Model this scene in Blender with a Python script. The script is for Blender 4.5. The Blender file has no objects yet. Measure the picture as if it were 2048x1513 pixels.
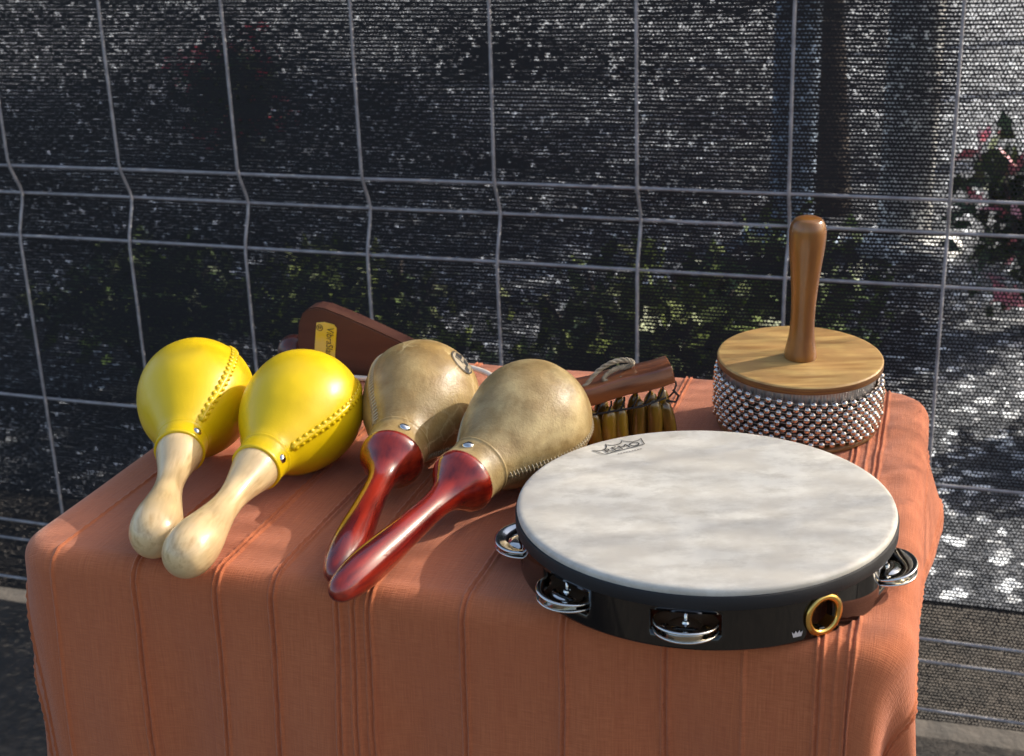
import bpy, bmesh, math, random
import numpy as np
from mathutils import Vector, Matrix, noise as mnoise

random.seed(7)
rng = np.random.default_rng(7)
R_ = math.radians
TZ = 0.75                                  # height of the cloth-covered table top
scene = bpy.context.scene
COL = scene.collection

# ------------------------------------------------------------------ camera
F_PX, CX, CY = 2784.0, 1024.0, 756.0       # measured on the 2048 px wide photograph
PITCH, ROLL, CAMH = R_(19.7), R_(-1.9), TZ + 0.44
_f = np.array([0, math.cos(PITCH), -math.sin(PITCH)])
_r0 = np.array([1.0, 0, 0]); _u0 = np.cross(_r0, _f)
_r = math.cos(ROLL) * _r0 + math.sin(ROLL) * _u0
_u = -math.sin(ROLL) * _r0 + math.cos(ROLL) * _u0
CAM = np.array([0, 0, CAMH])
cam_d = bpy.data.cameras.new('camera')
cam = bpy.data.objects.new('camera', cam_d); COL.objects.link(cam)
M = Matrix.Identity(4)
for i in range(3):
    M[i][0] = _r[i]; M[i][1] = _u[i]; M[i][2] = -_f[i]; M[i][3] = CAM[i]
cam.matrix_world = M
cam_d.sensor_fit = 'HORIZONTAL'; cam_d.sensor_width = 36.0
cam_d.lens = 36.0 * F_PX / 2048.0
cam_d.clip_start = 0.02; cam_d.clip_end = 500
cam_d.dof.use_dof = True; cam_d.dof.focus_distance = 0.99; cam_d.dof.aperture_fstop = 15.0
scene.camera = cam
scene.render.resolution_x = 1024; scene.render.resolution_y = 756

# ------------------------------------------------------------------ sky, sun, exposure
SUN_AZ, SUN_EL = R_(72.0), R_(30.0)        # azimuth from +Y towards +X
world = bpy.data.worlds.new('World'); scene.world = world; world.use_nodes = True
nt = world.node_tree
sky = nt.nodes.new('ShaderNodeTexSky'); sky.sky_type = 'NISHITA'; sky.sun_disc = False
sky.air_density = 1.0; sky.dust_density = 4.0; sky.ozone_density = 0.4
sky.sun_elevation = SUN_EL; sky.sun_rotation = SUN_AZ
nt.links.new(sky.outputs[0], nt.nodes['Background'].inputs[0])
nt.nodes['Background'].inputs[1].default_value = 0.10
sun_d = bpy.data.lights.new('sun', 'SUN'); sun_d.energy = 5.0; sun_d.angle = R_(0.5); sun_d.color = (1, 0.93, 0.82)
sun = bpy.data.objects.new('sun', sun_d); COL.objects.link(sun)
to_sun = Vector((math.sin(SUN_AZ) * math.cos(SUN_EL), math.cos(SUN_AZ) * math.cos(SUN_EL), math.sin(SUN_EL)))
sun.rotation_euler = to_sun.to_track_quat('Z', 'Y').to_euler()
sun.location = (3, 2, 4)
scene.view_settings.view_transform = 'Standard'; scene.view_settings.look = 'None'
scene.view_settings.exposure = 1.40; scene.view_settings.gamma = 1.0
scene.view_settings.use_curve_mapping = False

# ------------------------------------------------------------------ helpers
def ray(x, y): return (x - CX) / F_PX * _r - (y - CY) / F_PX * _u + _f
def on(x, y, z=0.0):
    """photo pixel -> point on the level plane z above the table top"""
    d = ray(x, y); return CAM + d * ((TZ + z - CAMH) / d[2])

def mesh_obj(name, verts, faces, mat=None, parent=None, smooth=True, loc=None, rot=None):
    me = bpy.data.meshes.new(name)
    me.from_pydata([tuple(map(float, v)) for v in verts], [], [tuple(map(int, f)) for f in faces])
    me.update()
    return link(name, me, mat, parent, smooth, loc, rot)

def link(name, me, mat=None, parent=None, smooth=True, loc=None, rot=None):
    if mat is not None and not me.materials: me.materials.append(mat)
    if smooth and len(me.polygons):
        me.polygons.foreach_set('use_smooth', np.ones(len(me.polygons), dtype=bool))
    o = bpy.data.objects.new(name, me); COL.objects.link(o)
    if parent is not None: o.parent = parent
    if loc is not None: o.location = loc
    if rot is not None: o.rotation_euler = rot
    return o

def np_mesh(name, V, Q, mat=None, parent=None, smooth=False, uv=None):
    me = bpy.data.meshes.new(name)
    me.vertices.add(len(V)); me.vertices.foreach_set('co', np.ascontiguousarray(V, dtype=np.float32).ravel())
    n = len(Q)
    me.loops.add(n * 4); me.loops.foreach_set('vertex_index', np.ascontiguousarray(Q, dtype=np.int32).ravel())
    me.polygons.add(n); me.polygons.foreach_set('loop_start', np.arange(0, n * 4, 4, dtype=np.int32))
    me.update(calc_edges=True)
    if uv is not None:
        l = me.uv_layers.new(name='UVMap')
        l.data.foreach_set('uv', np.ascontiguousarray(uv[np.asarray(Q).ravel()], dtype=np.float32).ravel())
    return link(name, me, mat, parent, smooth)

def empty(name, loc, label, cat, group=None, rot=None):
    o = bpy.data.objects.new(name, None); COL.objects.link(o); o.location = loc
    o.empty_display_size = 0.02
    if rot is not None: o.rotation_euler = rot
    tag(o, label, cat, group); return o

def tag(o, label=None, cat=None, group=None, kind=None):
    if label: o['label'] = label
    if cat: o['category'] = cat
    if group: o['group'] = group
    if kind: o['kind'] = kind
    return o

def lathe(prof, segs=64, z0=0.0):
    V, Fc = [], []; n = len(prof); caps = [p[1] < 1e-6 for p in prof]
    idx = []
    for d, r in prof:
        if r < 1e-6:
            idx.append([len(V)] * segs); V.append((0, 0, d + z0))
        else:
            base = len(V); idx.append(list(range(base, base + segs)))
            for k in range(segs):
                a = 2 * math.pi * k / segs; V.append((r * math.cos(a), r * math.sin(a), d + z0))
    for i in range(n - 1):
        for k in range(segs):
            a, b, c, d_ = idx[i][k], idx[i][(k + 1) % segs], idx[i + 1][(k + 1) % segs], idx[i + 1][k]
            if a == b: Fc.append((a, c, d_))
            elif c == d_: Fc.append((a, b, c))
            else: Fc.append((a, b, c, d_))
    return V, Fc

def spline(pts, n=60):
    """smooth a coarse (d, r) profile with Catmull-Rom"""
    P = [np.array(p, float) for p in pts]; P = [2 * P[0] - P[1]] + P + [2 * P[-1] - P[-2]]
    out = []; m = max(2, n // (len(pts) - 1))
    for i in range(1, len(P) - 2):
        for k in range(m):
            t = k / m
            out.append(0.5 * ((2 * P[i]) + (-P[i - 1] + P[i + 1]) * t + (2 * P[i - 1] - 5 * P[i] + 4 * P[i + 1] - P[i + 2]) * t * t
                              + (-P[i - 1] + 3 * P[i] - 3 * P[i + 1] + P[i + 2]) * t ** 3))
    out.append(P[-2]); return out

def prof_spline(pts, n=60):
    o = [(p[0], max(0.0, p[1])) for p in spline(pts, n)]
    if pts[0][1] == 0: o[0] = (pts[0][0], 0.0)
    if pts[-1][1] == 0: o[-1] = (pts[-1][0], 0.0)
    return [p for i, p in enumerate(o) if i in (0, len(o) - 1) or p[1] > 1e-4]

def tube(path, rad, segs=10, closed=False, cap=True):
    P = [Vector(tuple(map(float, p))) for p in path]; n = len(P)
    rr = rad if hasattr(rad, '__len__') else [rad] * n
    V, Fc = [], []; ref = None
    for i in range(n):
        if closed: t = P[(i + 1) % n] - P[i - 1]
        else: t = P[min(i + 1, n - 1)] - P[max(i - 1, 0)]
        t.normalize()
        if ref is None:
            ref = Vector((0, 0, 1)) if abs(t.z) < 0.9 else Vector((1, 0, 0))
        a = (ref - t * ref.dot(t)).normalized(); b = t.cross(a); ref = a
        for k in range(segs):
            w = 2 * math.pi * k / segs
            V.append(P[i] + (a * math.cos(w) + b * math.sin(w)) * rr[i])
    m = n if closed else n - 1
    for i in range(m):
        for k in range(segs):
            j = (i + 1) % n
            Fc.append((i * segs + k, i * segs + (k + 1) % segs, j * segs + (k + 1) % segs, j * segs + k))
    if not closed and cap:
        Fc.append(tuple(reversed(range(segs)))); Fc.append(tuple(range((n - 1) * segs, n * segs)))
    return V, Fc

def join(parts):
    V, Fc = [], []
    for v, f in parts:
        b = len(V); V += list(v); Fc += [tuple(i + b for i in q) for q in f]
    return V, Fc

def ellipsoid(c, ax, ay, az, n=8, m=6):
    c, ax, ay, az = (Vector(tuple(map(float, q))) for q in (c, ax, ay, az)); V = [c - az]
    for i in range(1, m):
        ph = -math.pi / 2 + math.pi * i / m
        for k in range(n):
            w = 2 * math.pi * k / n
            V.append(c + ax * (math.cos(ph) * math.cos(w)) + ay * (math.cos(ph) * math.sin(w)) + az * math.sin(ph))
    V.append(c + az); Fc = []
    for k in range(n):
        Fc.append((0, 1 + (k + 1) % n, 1 + k))
        for i in range(m - 2):
            a = 1 + i * n; Fc.append((a + k, a + (k + 1) % n, a + n + (k + 1) % n, a + n + k))
        a = 1 + (m - 2) * n; Fc.append((a + k, a + (k + 1) % n, len(V) - 1))
    return V, Fc

def box_bm(sx, sy, sz, bevel=0.0, segs=2):
    bm = bmesh.new(); bmesh.ops.create_cube(bm, size=1.0)
    bmesh.ops.scale(bm, vec=(sx, sy, sz), verts=bm.verts)
    if bevel: bmesh.ops.bevel(bm, geom=list(bm.edges), offset=bevel, segments=segs, profile=0.6, affect='EDGES')
    return bm

def bm_obj(name, bm, mat, parent=None, smooth=False, loc=None, rot=None):
    me = bpy.data.meshes.new(name); bm.to_mesh(me); bm.free()
    return link(name, me, mat, parent, smooth, loc, rot)

def stroke2d(pts, w, closed=False):
    """a polyline as flat ribbon quads in 2D"""
    n = len(pts); P = [np.array(p, float) for p in pts]; L, Rr = [], []
    for i in range(n):
        a = P[i - 1] if (closed or i > 0) else P[i]; b = P[(i + 1) % n] if (closed or i < n - 1) else P[i]
        t = (b - a) / (np.linalg.norm(b - a) + 1e-12); q = np.array([-t[1], t[0]]) * w / 2
        L.append(P[i] + q); Rr.append(P[i] - q)
    V = L + Rr; m = n if closed else n - 1
    return V, [(i, (i + 1) % n, n + (i + 1) % n, n + i) for i in range(m)]

def text2d(body, size=1.0):
    """letters of the built-in font as flat 2D mesh data, normalised so that cap height is about `size`"""
    cu = bpy.data.curves.new('lettering', 'FONT'); cu.body = body; cu.size = size / 0.69; cu.resolution_u = 3
    o = bpy.data.objects.new('lettering', cu); COL.objects.link(o)
    bpy.context.view_layer.update()
    me = bpy.data.meshes.new_from_object(o)
    V = [np.array((v.co.x, v.co.y)) for v in me.vertices]; Fc = [tuple(p.vertices) for p in me.polygons]
    bpy.data.objects.remove(o); bpy.data.curves.remove(cu); bpy.data.meshes.remove(me)
    return V, Fc

# ------------------------------------------------------------------ materials
MATS = {}
def mat(name, base, rough=0.5, metal=0.0, col2=None, scale=20.0, stretch=(1, 1, 1), detail=5.0, lo=0.35, hi=0.65, coat=0.0, coat_rough=0.05,
        bump=None, bump_scale=80.0, bump_stretch=None, bump_dist=0.001, sheen=0.0, coord='Object', spec=0.5, col3=None, scale3=6.0, sub=0.0,
        trans=0.0, rough_var=0.0, nrough=0.5):
    m = bpy.data.materials.new(name); m.use_nodes = True
    n = m.node_tree; b = n.nodes['Principled BSDF']; lk = n.links.new
    b.inputs['Base Color'].default_value = (*base, 1); b.inputs['Roughness'].default_value = rough
    b.inputs['Metallic'].default_value = metal; b.inputs['Coat Weight'].default_value = coat
    b.inputs['Coat Roughness'].default_value = coat_rough; b.inputs['Sheen Weight'].default_value = sheen
    b.inputs['Specular IOR Level'].default_value = spec
    if sub: b.inputs['Subsurface Weight'].default_value = sub; b.inputs['Subsurface Scale'].default_value = 0.004
    if trans: b.inputs['Transmission Weight'].default_value = trans
    tc = n.nodes.new('ShaderNodeTexCoord')
    def noise(sc, st, det):
        mp = n.nodes.new('ShaderNodeMapping'); mp.inputs['Scale'].default_value = st
        lk(tc.outputs[coord], mp.inputs[0])
        t = n.nodes.new('ShaderNodeTexNoise'); t.inputs['Scale'].default_value = sc; t.inputs['Detail'].default_value = det; t.inputs['Roughness'].default_value = nrough
        lk(mp.outputs[0], t.inputs['Vector']); return t
    out = None
    if col2 is not None:
        t = noise(scale, stretch, detail); mr = n.nodes.new('ShaderNodeMapRange')
        mr.inputs[1].default_value = lo; mr.inputs[2].default_value = hi; lk(t.outputs[0], mr.inputs[0])
        mx = n.nodes.new('ShaderNodeMix'); mx.data_type = 'RGBA'
        mx.inputs[6].default_value = (*base, 1); mx.inputs[7].default_value = (*col2, 1)
        lk(mr.outputs[0], mx.inputs[0]); out = mx.outputs[2]
        if rough_var:
            m2 = n.nodes.new('ShaderNodeMapRange'); m2.inputs[3].default_value = rough - rough_var; m2.inputs[4].default_value = rough + rough_var
            lk(mr.outputs[0], m2.inputs[0]); lk(m2.outputs[0], b.inputs['Roughness'])
    if col3 is not None:
        t = noise(scale3, (1, 1, 1), 3.0); mr = n.nodes.new('ShaderNodeMapRange')
        mr.inputs[1].default_value = 0.42; mr.inputs[2].default_value = 0.68; lk(t.outputs[0], mr.inputs[0])
        mx = n.nodes.new('ShaderNodeMix'); mx.data_type = 'RGBA'
        if out is not None: lk(out, mx.inputs[6])
        else: mx.inputs[6].default_value = (*base, 1)
        mx.inputs[7].default_value = (*col3, 1); lk(mr.outputs[0], mx.inputs[0]); out = mx.outputs[2]
    if out is not None: lk(out, b.inputs['Base Color'])
    if bump:
        t = noise(bump_scale, bump_stretch or (1, 1, 1), 4.0)
        bp = n.nodes.new('ShaderNodeBump'); bp.inputs['Strength'].default_value = bump; bp.inputs['Distance'].default_value = bump_dist
        lk(t.outputs[0], bp.inputs['Height']); lk(bp.outputs[0], b.inputs['Normal'])
    MATS[name] = m; return m

# the woven cloth: fine yarn relief and slubs over the weave directions (UV holds metres across / along the cloth)
def cloth_material():
    m = mat('terracotta_cloth', (0.44, 0.135, 0.068), rough=0.88, sheen=0.25, spec=0.2)
    n = m.node_tree; b = n.nodes['Principled BSDF']; lk = n.links.new
    tc = n.nodes.new('ShaderNodeTexCoord')
    def nz(st, sc, det=3.0):
        mp = n.nodes.new('ShaderNodeMapping'); mp.inputs['Scale'].default_value = st; lk(tc.outputs['UV'], mp.inputs[0])
        t = n.nodes.new('ShaderNodeTexNoise'); t.inputs['Scale'].default_value = sc; t.inputs['Detail'].default_value = det
        lk(mp.outputs[0], t.inputs['Vector']); return t
    warp = nz((1, .04, 1), 1100); weft = nz((.06, 1, 1), 1300); big = nz((1, 1, 1), 9, 4.0); warp2 = nz((1, .02, 1), 220)
    add = n.nodes.new('ShaderNodeMath'); lk(warp.outputs[0], add.inputs[0]); lk(weft.outputs[0], add.inputs[1])
    mr = n.nodes.new('ShaderNodeMapRange'); mr.inputs[1].default_value = .75; mr.inputs[2].default_value = 1.25; lk(add.outputs[0], mr.inputs[0])
    mx = n.nodes.new('ShaderNodeMix'); mx.data_type = 'RGBA'; lk(mr.outputs[0], mx.inputs[0])
    mx.inputs[6].default_value = (0.43, 0.120, 0.044, 1); mx.inputs[7].default_value = (0.56, 0.175, 0.070, 1)
    mr2 = n.nodes.new('ShaderNodeMapRange'); mr2.inputs[1].default_value = .35; mr2.inputs[2].default_value = .7; mr2.inputs[3].default_value = 0; mr2.inputs[4].default_value = .45
    lk(big.outputs[0], mr2.inputs[0])
    mx2 = n.nodes.new('ShaderNodeMix'); mx2.data_type = 'RGBA'; lk(mr2.outputs[0], mx2.inputs[0]); lk(mx.outputs[2], mx2.inputs[6])
    mx2.inputs[7].default_value = (0.46, 0.130, 0.052, 1)
    mr3 = n.nodes.new('ShaderNodeMapRange'); mr3.inputs[1].default_value = .5; mr3.inputs[2].default_value = .75; mr3.inputs[4].default_value = .35
    lk(warp2.outputs[0], mr3.inputs[0])
    mx3 = n.nodes.new('ShaderNodeMix'); mx3.data_type = 'RGBA'; lk(mr3.outputs[0], mx3.inputs[0]); lk(mx2.outputs[2], mx3.inputs[6])
    mx3.inputs[7].default_value = (0.40, 0.098, 0.040, 1)
    lk(mx3.outputs[2], b.inputs['Base Color'])
    bp = n.nodes.new('ShaderNodeBump'); bp.inputs['Strength'].default_value = .7; bp.inputs['Distance'].default_value = .0006
    lk(add.outputs[0], bp.inputs['Height']); lk(bp.outputs[0], b.inputs['Normal'])
    return m

M_cloth = cloth_material()
M_yellow = mat('yellow_moulded_skin', (0.80, 0.55, 0.003), rough=0.34, col2=(0.76, 0.50, 0.003), scale=9, bump=0.25, bump_scale=900, bump_dist=0.0004, rough_var=.06)
M_palewood = mat('pale_lacquered_wood', (0.76, 0.55, 0.28), rough=0.32, col2=(0.50, 0.31, 0.125), scale=16, stretch=(20, 20, 1.6), detail=8.0, lo=.44, hi=.78, coat=0.6, coat_rough=0.12, col3=(0.66, 0.48, 0.25), scale3=60)
M_redwood = mat('red_lacquered_wood', (0.36, 0.022, 0.006), rough=0.25, col2=(0.11, 0.004, 0.003), scale=9, stretch=(14, 14, 1.2), lo=.36, hi=.66, coat=1.0, coat_rough=0.035, bump=.10, bump_scale=260, bump_dist=.0004)
def hide_material(name, a, b, c, cracks):
    m = mat(name, a, rough=0.40, col2=b, scale=70, detail=9, lo=.36, hi=.66, coat=0.12, coat_rough=0.3, bump=0.5, bump_scale=520, bump_dist=0.0007, col3=c, scale3=42, rough_var=.10, nrough=.62)
    n = m.node_tree; lk = n.links.new; bs = n.nodes['Principled BSDF']; src = bs.inputs['Base Color'].links[0].from_socket
    tc = n.nodes.new('ShaderNodeTexCoord'); nz = n.nodes.new('ShaderNodeTexNoise'); nz.inputs['Scale'].default_value = 60; nz.inputs['Detail'].default_value = 4
    lk(tc.outputs['Object'], nz.inputs['Vector'])
    mx = n.nodes.new('ShaderNodeMix'); mx.data_type = 'VECTOR'; mx.inputs[0].default_value = .022
    lk(tc.outputs['Object'], mx.inputs[4]); lk(nz.outputs['Color'], mx.inputs[5])
    vo = n.nodes.new('ShaderNodeTexVoronoi'); vo.feature = 'DISTANCE_TO_EDGE'; vo.inputs['Scale'].default_value = 42; lk(mx.outputs[1], vo.inputs['Vector'])
    mr = n.nodes.new('ShaderNodeMapRange'); mr.inputs[1].default_value = 0; mr.inputs[2].default_value = .05; mr.inputs[3].default_value = cracks; mr.inputs[4].default_value = 0
    lk(vo.outputs['Distance'], mr.inputs[0])
    n2 = n.nodes.new('ShaderNodeTexNoise'); n2.inputs['Scale'].default_value = 22; lk(tc.outputs['Object'], n2.inputs['Vector'])
    m2 = n.nodes.new('ShaderNodeMapRange'); m2.inputs[1].default_value = .48; m2.inputs[2].default_value = .6; lk(n2.outputs[0], m2.inputs[0])
    ml = n.nodes.new('ShaderNodeMath'); ml.operation = 'MULTIPLY'; lk(mr.outputs[0], ml.inputs[0]); lk(m2.outputs[0], ml.inputs[1])
    mc = n.nodes.new('ShaderNodeMix'); mc.data_type = 'RGBA'; lk(ml.outputs[0], mc.inputs[0]); lk(src, mc.inputs[6]); mc.inputs[7].default_value = (.66, .52, .27, 1)
    lk(mc.outputs[2], bs.inputs['Base Color']); return m
M_hide = hide_material('brown_rawhide', (0.37, 0.235, 0.080), (0.28, 0.168, 0.052), (0.46, 0.32, 0.13), .8)
M_hide2 = hide_material('grey_brown_rawhide', (0.36, 0.245, 0.100), (0.26, 0.170, 0.062), (0.50, 0.375, 0.175), .12)
M_thread = mat('waxed_thread', (0.62, 0.52, 0.34), rough=0.6)
M_steel = mat('bright_steel', (0.72, 0.70, 0.66), rough=0.13, metal=1.0, bump=.03, bump_scale=200, bump_dist=.0005)
M_chrome = mat('nickel_plate', (0.80, 0.78, 0.73), rough=0.09, metal=1.0, bump=.06, bump_scale=130, bump_dist=.0006)
M_brass = mat('brass', (0.78, 0.50, 0.14), rough=0.2, metal=1.0, bump=.05, bump_scale=200, bump_dist=.0005)
M_skin = mat('mottled_drum_skin', (0.63, 0.60, 0.53), rough=0.6, col2=(0.34, 0.305, 0.25), scale=48, stretch=(.8, 1.35, 1), detail=15, lo=0.44, hi=0.78, bump=0.2, bump_scale=260, bump_stretch=(.5, 2, 1), bump_dist=.0004, col3=(0.52, 0.48, 0.41), scale3=22, nrough=.70)
M_blackgloss = mat('black_lacquer', (0.004, 0.0035, 0.0035), rough=0.06, coat=0.5, coat_rough=0.02, spec=0.5)
M_band = mat('black_rubber_band', (0.012, 0.012, 0.014), rough=0.7, bump=.3, bump_scale=700, bump_dist=.0004)
M_ink = mat('black_ink', (0.02, 0.02, 0.022), rough=0.5)
M_wink = mat('white_ink', (0.55, 0.52, 0.52), rough=0.5)
M_tanwood = mat('dappled_tan_wood', (0.64, 0.41, 0.14), rough=0.5, col2=(0.36, 0.185, 0.055), scale=20, stretch=(.8, 6, 6), lo=.34, hi=.64, bump=.06, bump_scale=60, bump_stretch=(.2, 4, 4), bump_dist=.0005, col3=(0.46, 0.26, 0.09), scale3=40)  # stripes blend wood grain with painted bands of dappled light
M_plyedge = mat('plywood_edge', (0.26, 0.125, 0.035), rough=0.6, col2=(0.13, 0.055, 0.02), scale=60, stretch=(1, 1, 12))
M_brownwood = mat('brown_turned_wood', (0.31, 0.125, 0.020), rough=0.3, col2=(0.17, 0.058, 0.011), scale=9, stretch=(8, 8, 1.0), coat=0.5, coat_rough=0.12, bump=.04, bump_scale=90, bump_dist=.0004)
M_bead = mat('steel_bead', (0.66, 0.585, 0.53), rough=0.18, metal=1.0)
M_core = mat('ribbed_steel_sheet', (0.46, 0.45, 0.45), rough=0.36, metal=1.0, bump=.6, bump_scale=240, bump_stretch=(1, 1, .3), bump_dist=.001)
M_wire_s = mat('strand_wire', (0.5, 0.46, 0.4), rough=0.35, metal=1.0)
M_darkwood = mat('dark_redwood', (0.085, 0.032, 0.020), rough=0.42, col2=(0.062, 0.020, 0.013), scale=10, stretch=(1, 6, 8), coat=0.2, coat_rough=0.3, bump=.08, bump_scale=60, bump_stretch=(.3, 3, 6), bump_dist=.0005)
M_ball = mat('dark_red_ball_wood', (0.10, 0.022, 0.011), rough=0.35, col2=(0.05, 0.010, 0.007), scale=14, stretch=(1, 4, 4), coat=.4, coat_rough=.15)
M_foil = mat('yellow_foil_sticker', (0.86, 0.70, 0.02), rough=0.3, metal=0.2, bump=.35, bump_scale=55, bump_dist=.001, col2=(0.80, 0.70, 0.22), scale=40)
M_slab = mat('glossy_brown_wood', (0.27, 0.088, 0.028), rough=0.3, col2=(0.12, 0.034, 0.013), scale=22, stretch=(1, 6, 6), coat=0.8, coat_rough=0.1, bump=.1, bump_scale=120, bump_stretch=(.4, 2, 2), bump_dist=.0006)
M_horn = mat('olive_horn', (0.36, 0.21, 0.018), rough=0.22, col2=(0.12, 0.06, 0.008), scale=14, stretch=(6, 6, .7), coat=.8, coat_rough=.08)
M_cord = mat('beige_cord', (0.42, 0.35, 0.25), rough=0.85, col2=(0.20, 0.16, 0.11), scale=90, stretch=(1, 1, 1), bump=.6, bump_scale=260, bump_dist=.001)
M_dcord = mat('dark_cord', (0.02, 0.017, 0.015), rough=0.8)
M_galv = mat('galvanised_wire', (0.44, 0.42, 0.43), rough=0.6, metal=0.2, col2=(0.29, 0.275, 0.28), scale=60, bump=.4, bump_scale=180, bump_dist=.001)
M_net = mat('black_shade_net', (0.020, 0.020, 0.023), rough=0.65, spec=0.3)
def gravel_material():
    m = mat('sun_fleck_gravel', (0.06, 0.064, 0.072), rough=0.9, bump=.6, bump_scale=40, bump_dist=.02)
    n = m.node_tree; lk = n.links.new; b = n.nodes['Principled BSDF']
    tc = n.nodes.new('ShaderNodeTexCoord'); vo = n.nodes.new('ShaderNodeTexVoronoi'); vo.inputs['Scale'].default_value = 38; lk(tc.outputs['Object'], vo.inputs['Vector'])
    sp = n.nodes.new('ShaderNodeSeparateColor'); lk(vo.outputs['Color'], sp.inputs[0])
    cr = n.nodes.new('ShaderNodeValToRGB'); e = cr.color_ramp.elements; e[0].position = .0; e[0].color = (.035, .040, .050, 1); e[1].position = .76; e[1].color = (.10, .108, .125, 1)
    q = e.new(.86); q.color = (.30, .31, .33, 1); q = e.new(.955); q.color = (.72, .76, .82, 1)  # brightest pebbles are painted stand-ins for sun flecks on the ground
    lk(sp.outputs[0], cr.inputs[0]); lk(cr.outputs[0], b.inputs['Base Color']); return m
M_ground = gravel_material()
M_asphalt = mat('dark_earth', (0.055, 0.046, 0.038), rough=0.95, col2=(0.032, 0.028, 0.024), scale=20, detail=8, bump=.5, bump_scale=40, bump_dist=.01)
M_table = mat('raw_plywood', (0.42, 0.30, 0.18), rough=0.6, col2=(0.3, 0.2, 0.11), scale=6, stretch=(1, 8, 8))

# ------------------------------------------------------------------ ground
g = mesh_obj('ground', [(-90, -90, 0), (90, -90, 0), (90, 110, 0), (-90, 110, 0)], [(0, 1, 2, 3)], M_asphalt, smooth=False)
tag(g, 'dark trodden earth under the table', kind='structure')
g = mesh_obj('path', [(-40, 15.9, .004), (40, -11.2, .004), (46, 8, .004), (-34, 36, .004)], [(0, 1, 2, 3)], M_ground, smooth=False)
tag(g, 'gravel path with painted-in sun flecks beyond the net', kind='structure')

# ------------------------------------------------------------------ table frame of reference
TH = R_(-17.4)
E1 = np.array([math.cos(TH), math.sin(TH), 0]); E2 = np.array([-math.sin(TH), math.cos(TH), 0])
W, D = 0.603, 0.436                                 # straight part of the top
ORG = np.array([-0.216, 1.321, 0]) - 0.440 * E2 - 0.008 * E1 + 0.010 * E2 + np.array([0, 0, TZ])

# table under the cloth
tb = empty('table', tuple(ORG + E1 * W / 2 + E2 * D / 2 - np.array([0, 0, TZ])), 'small wooden table hidden under the terracotta cloth', 'table', rot=(0, 0, TH))
bm_obj('table_top', box_bm(W - .030, D - .030, .022, .003), M_table, tb, loc=(0, 0, TZ - .0145))
for sx in (-1, 1):
    for sy in (-1, 1):
        bm_obj('leg', box_bm(.035, .035, TZ - .0256, .003), M_table, tb, loc=(sx * (W / 2 - .05), sy * (D / 2 - .05), (TZ - .0256) / 2))

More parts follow.
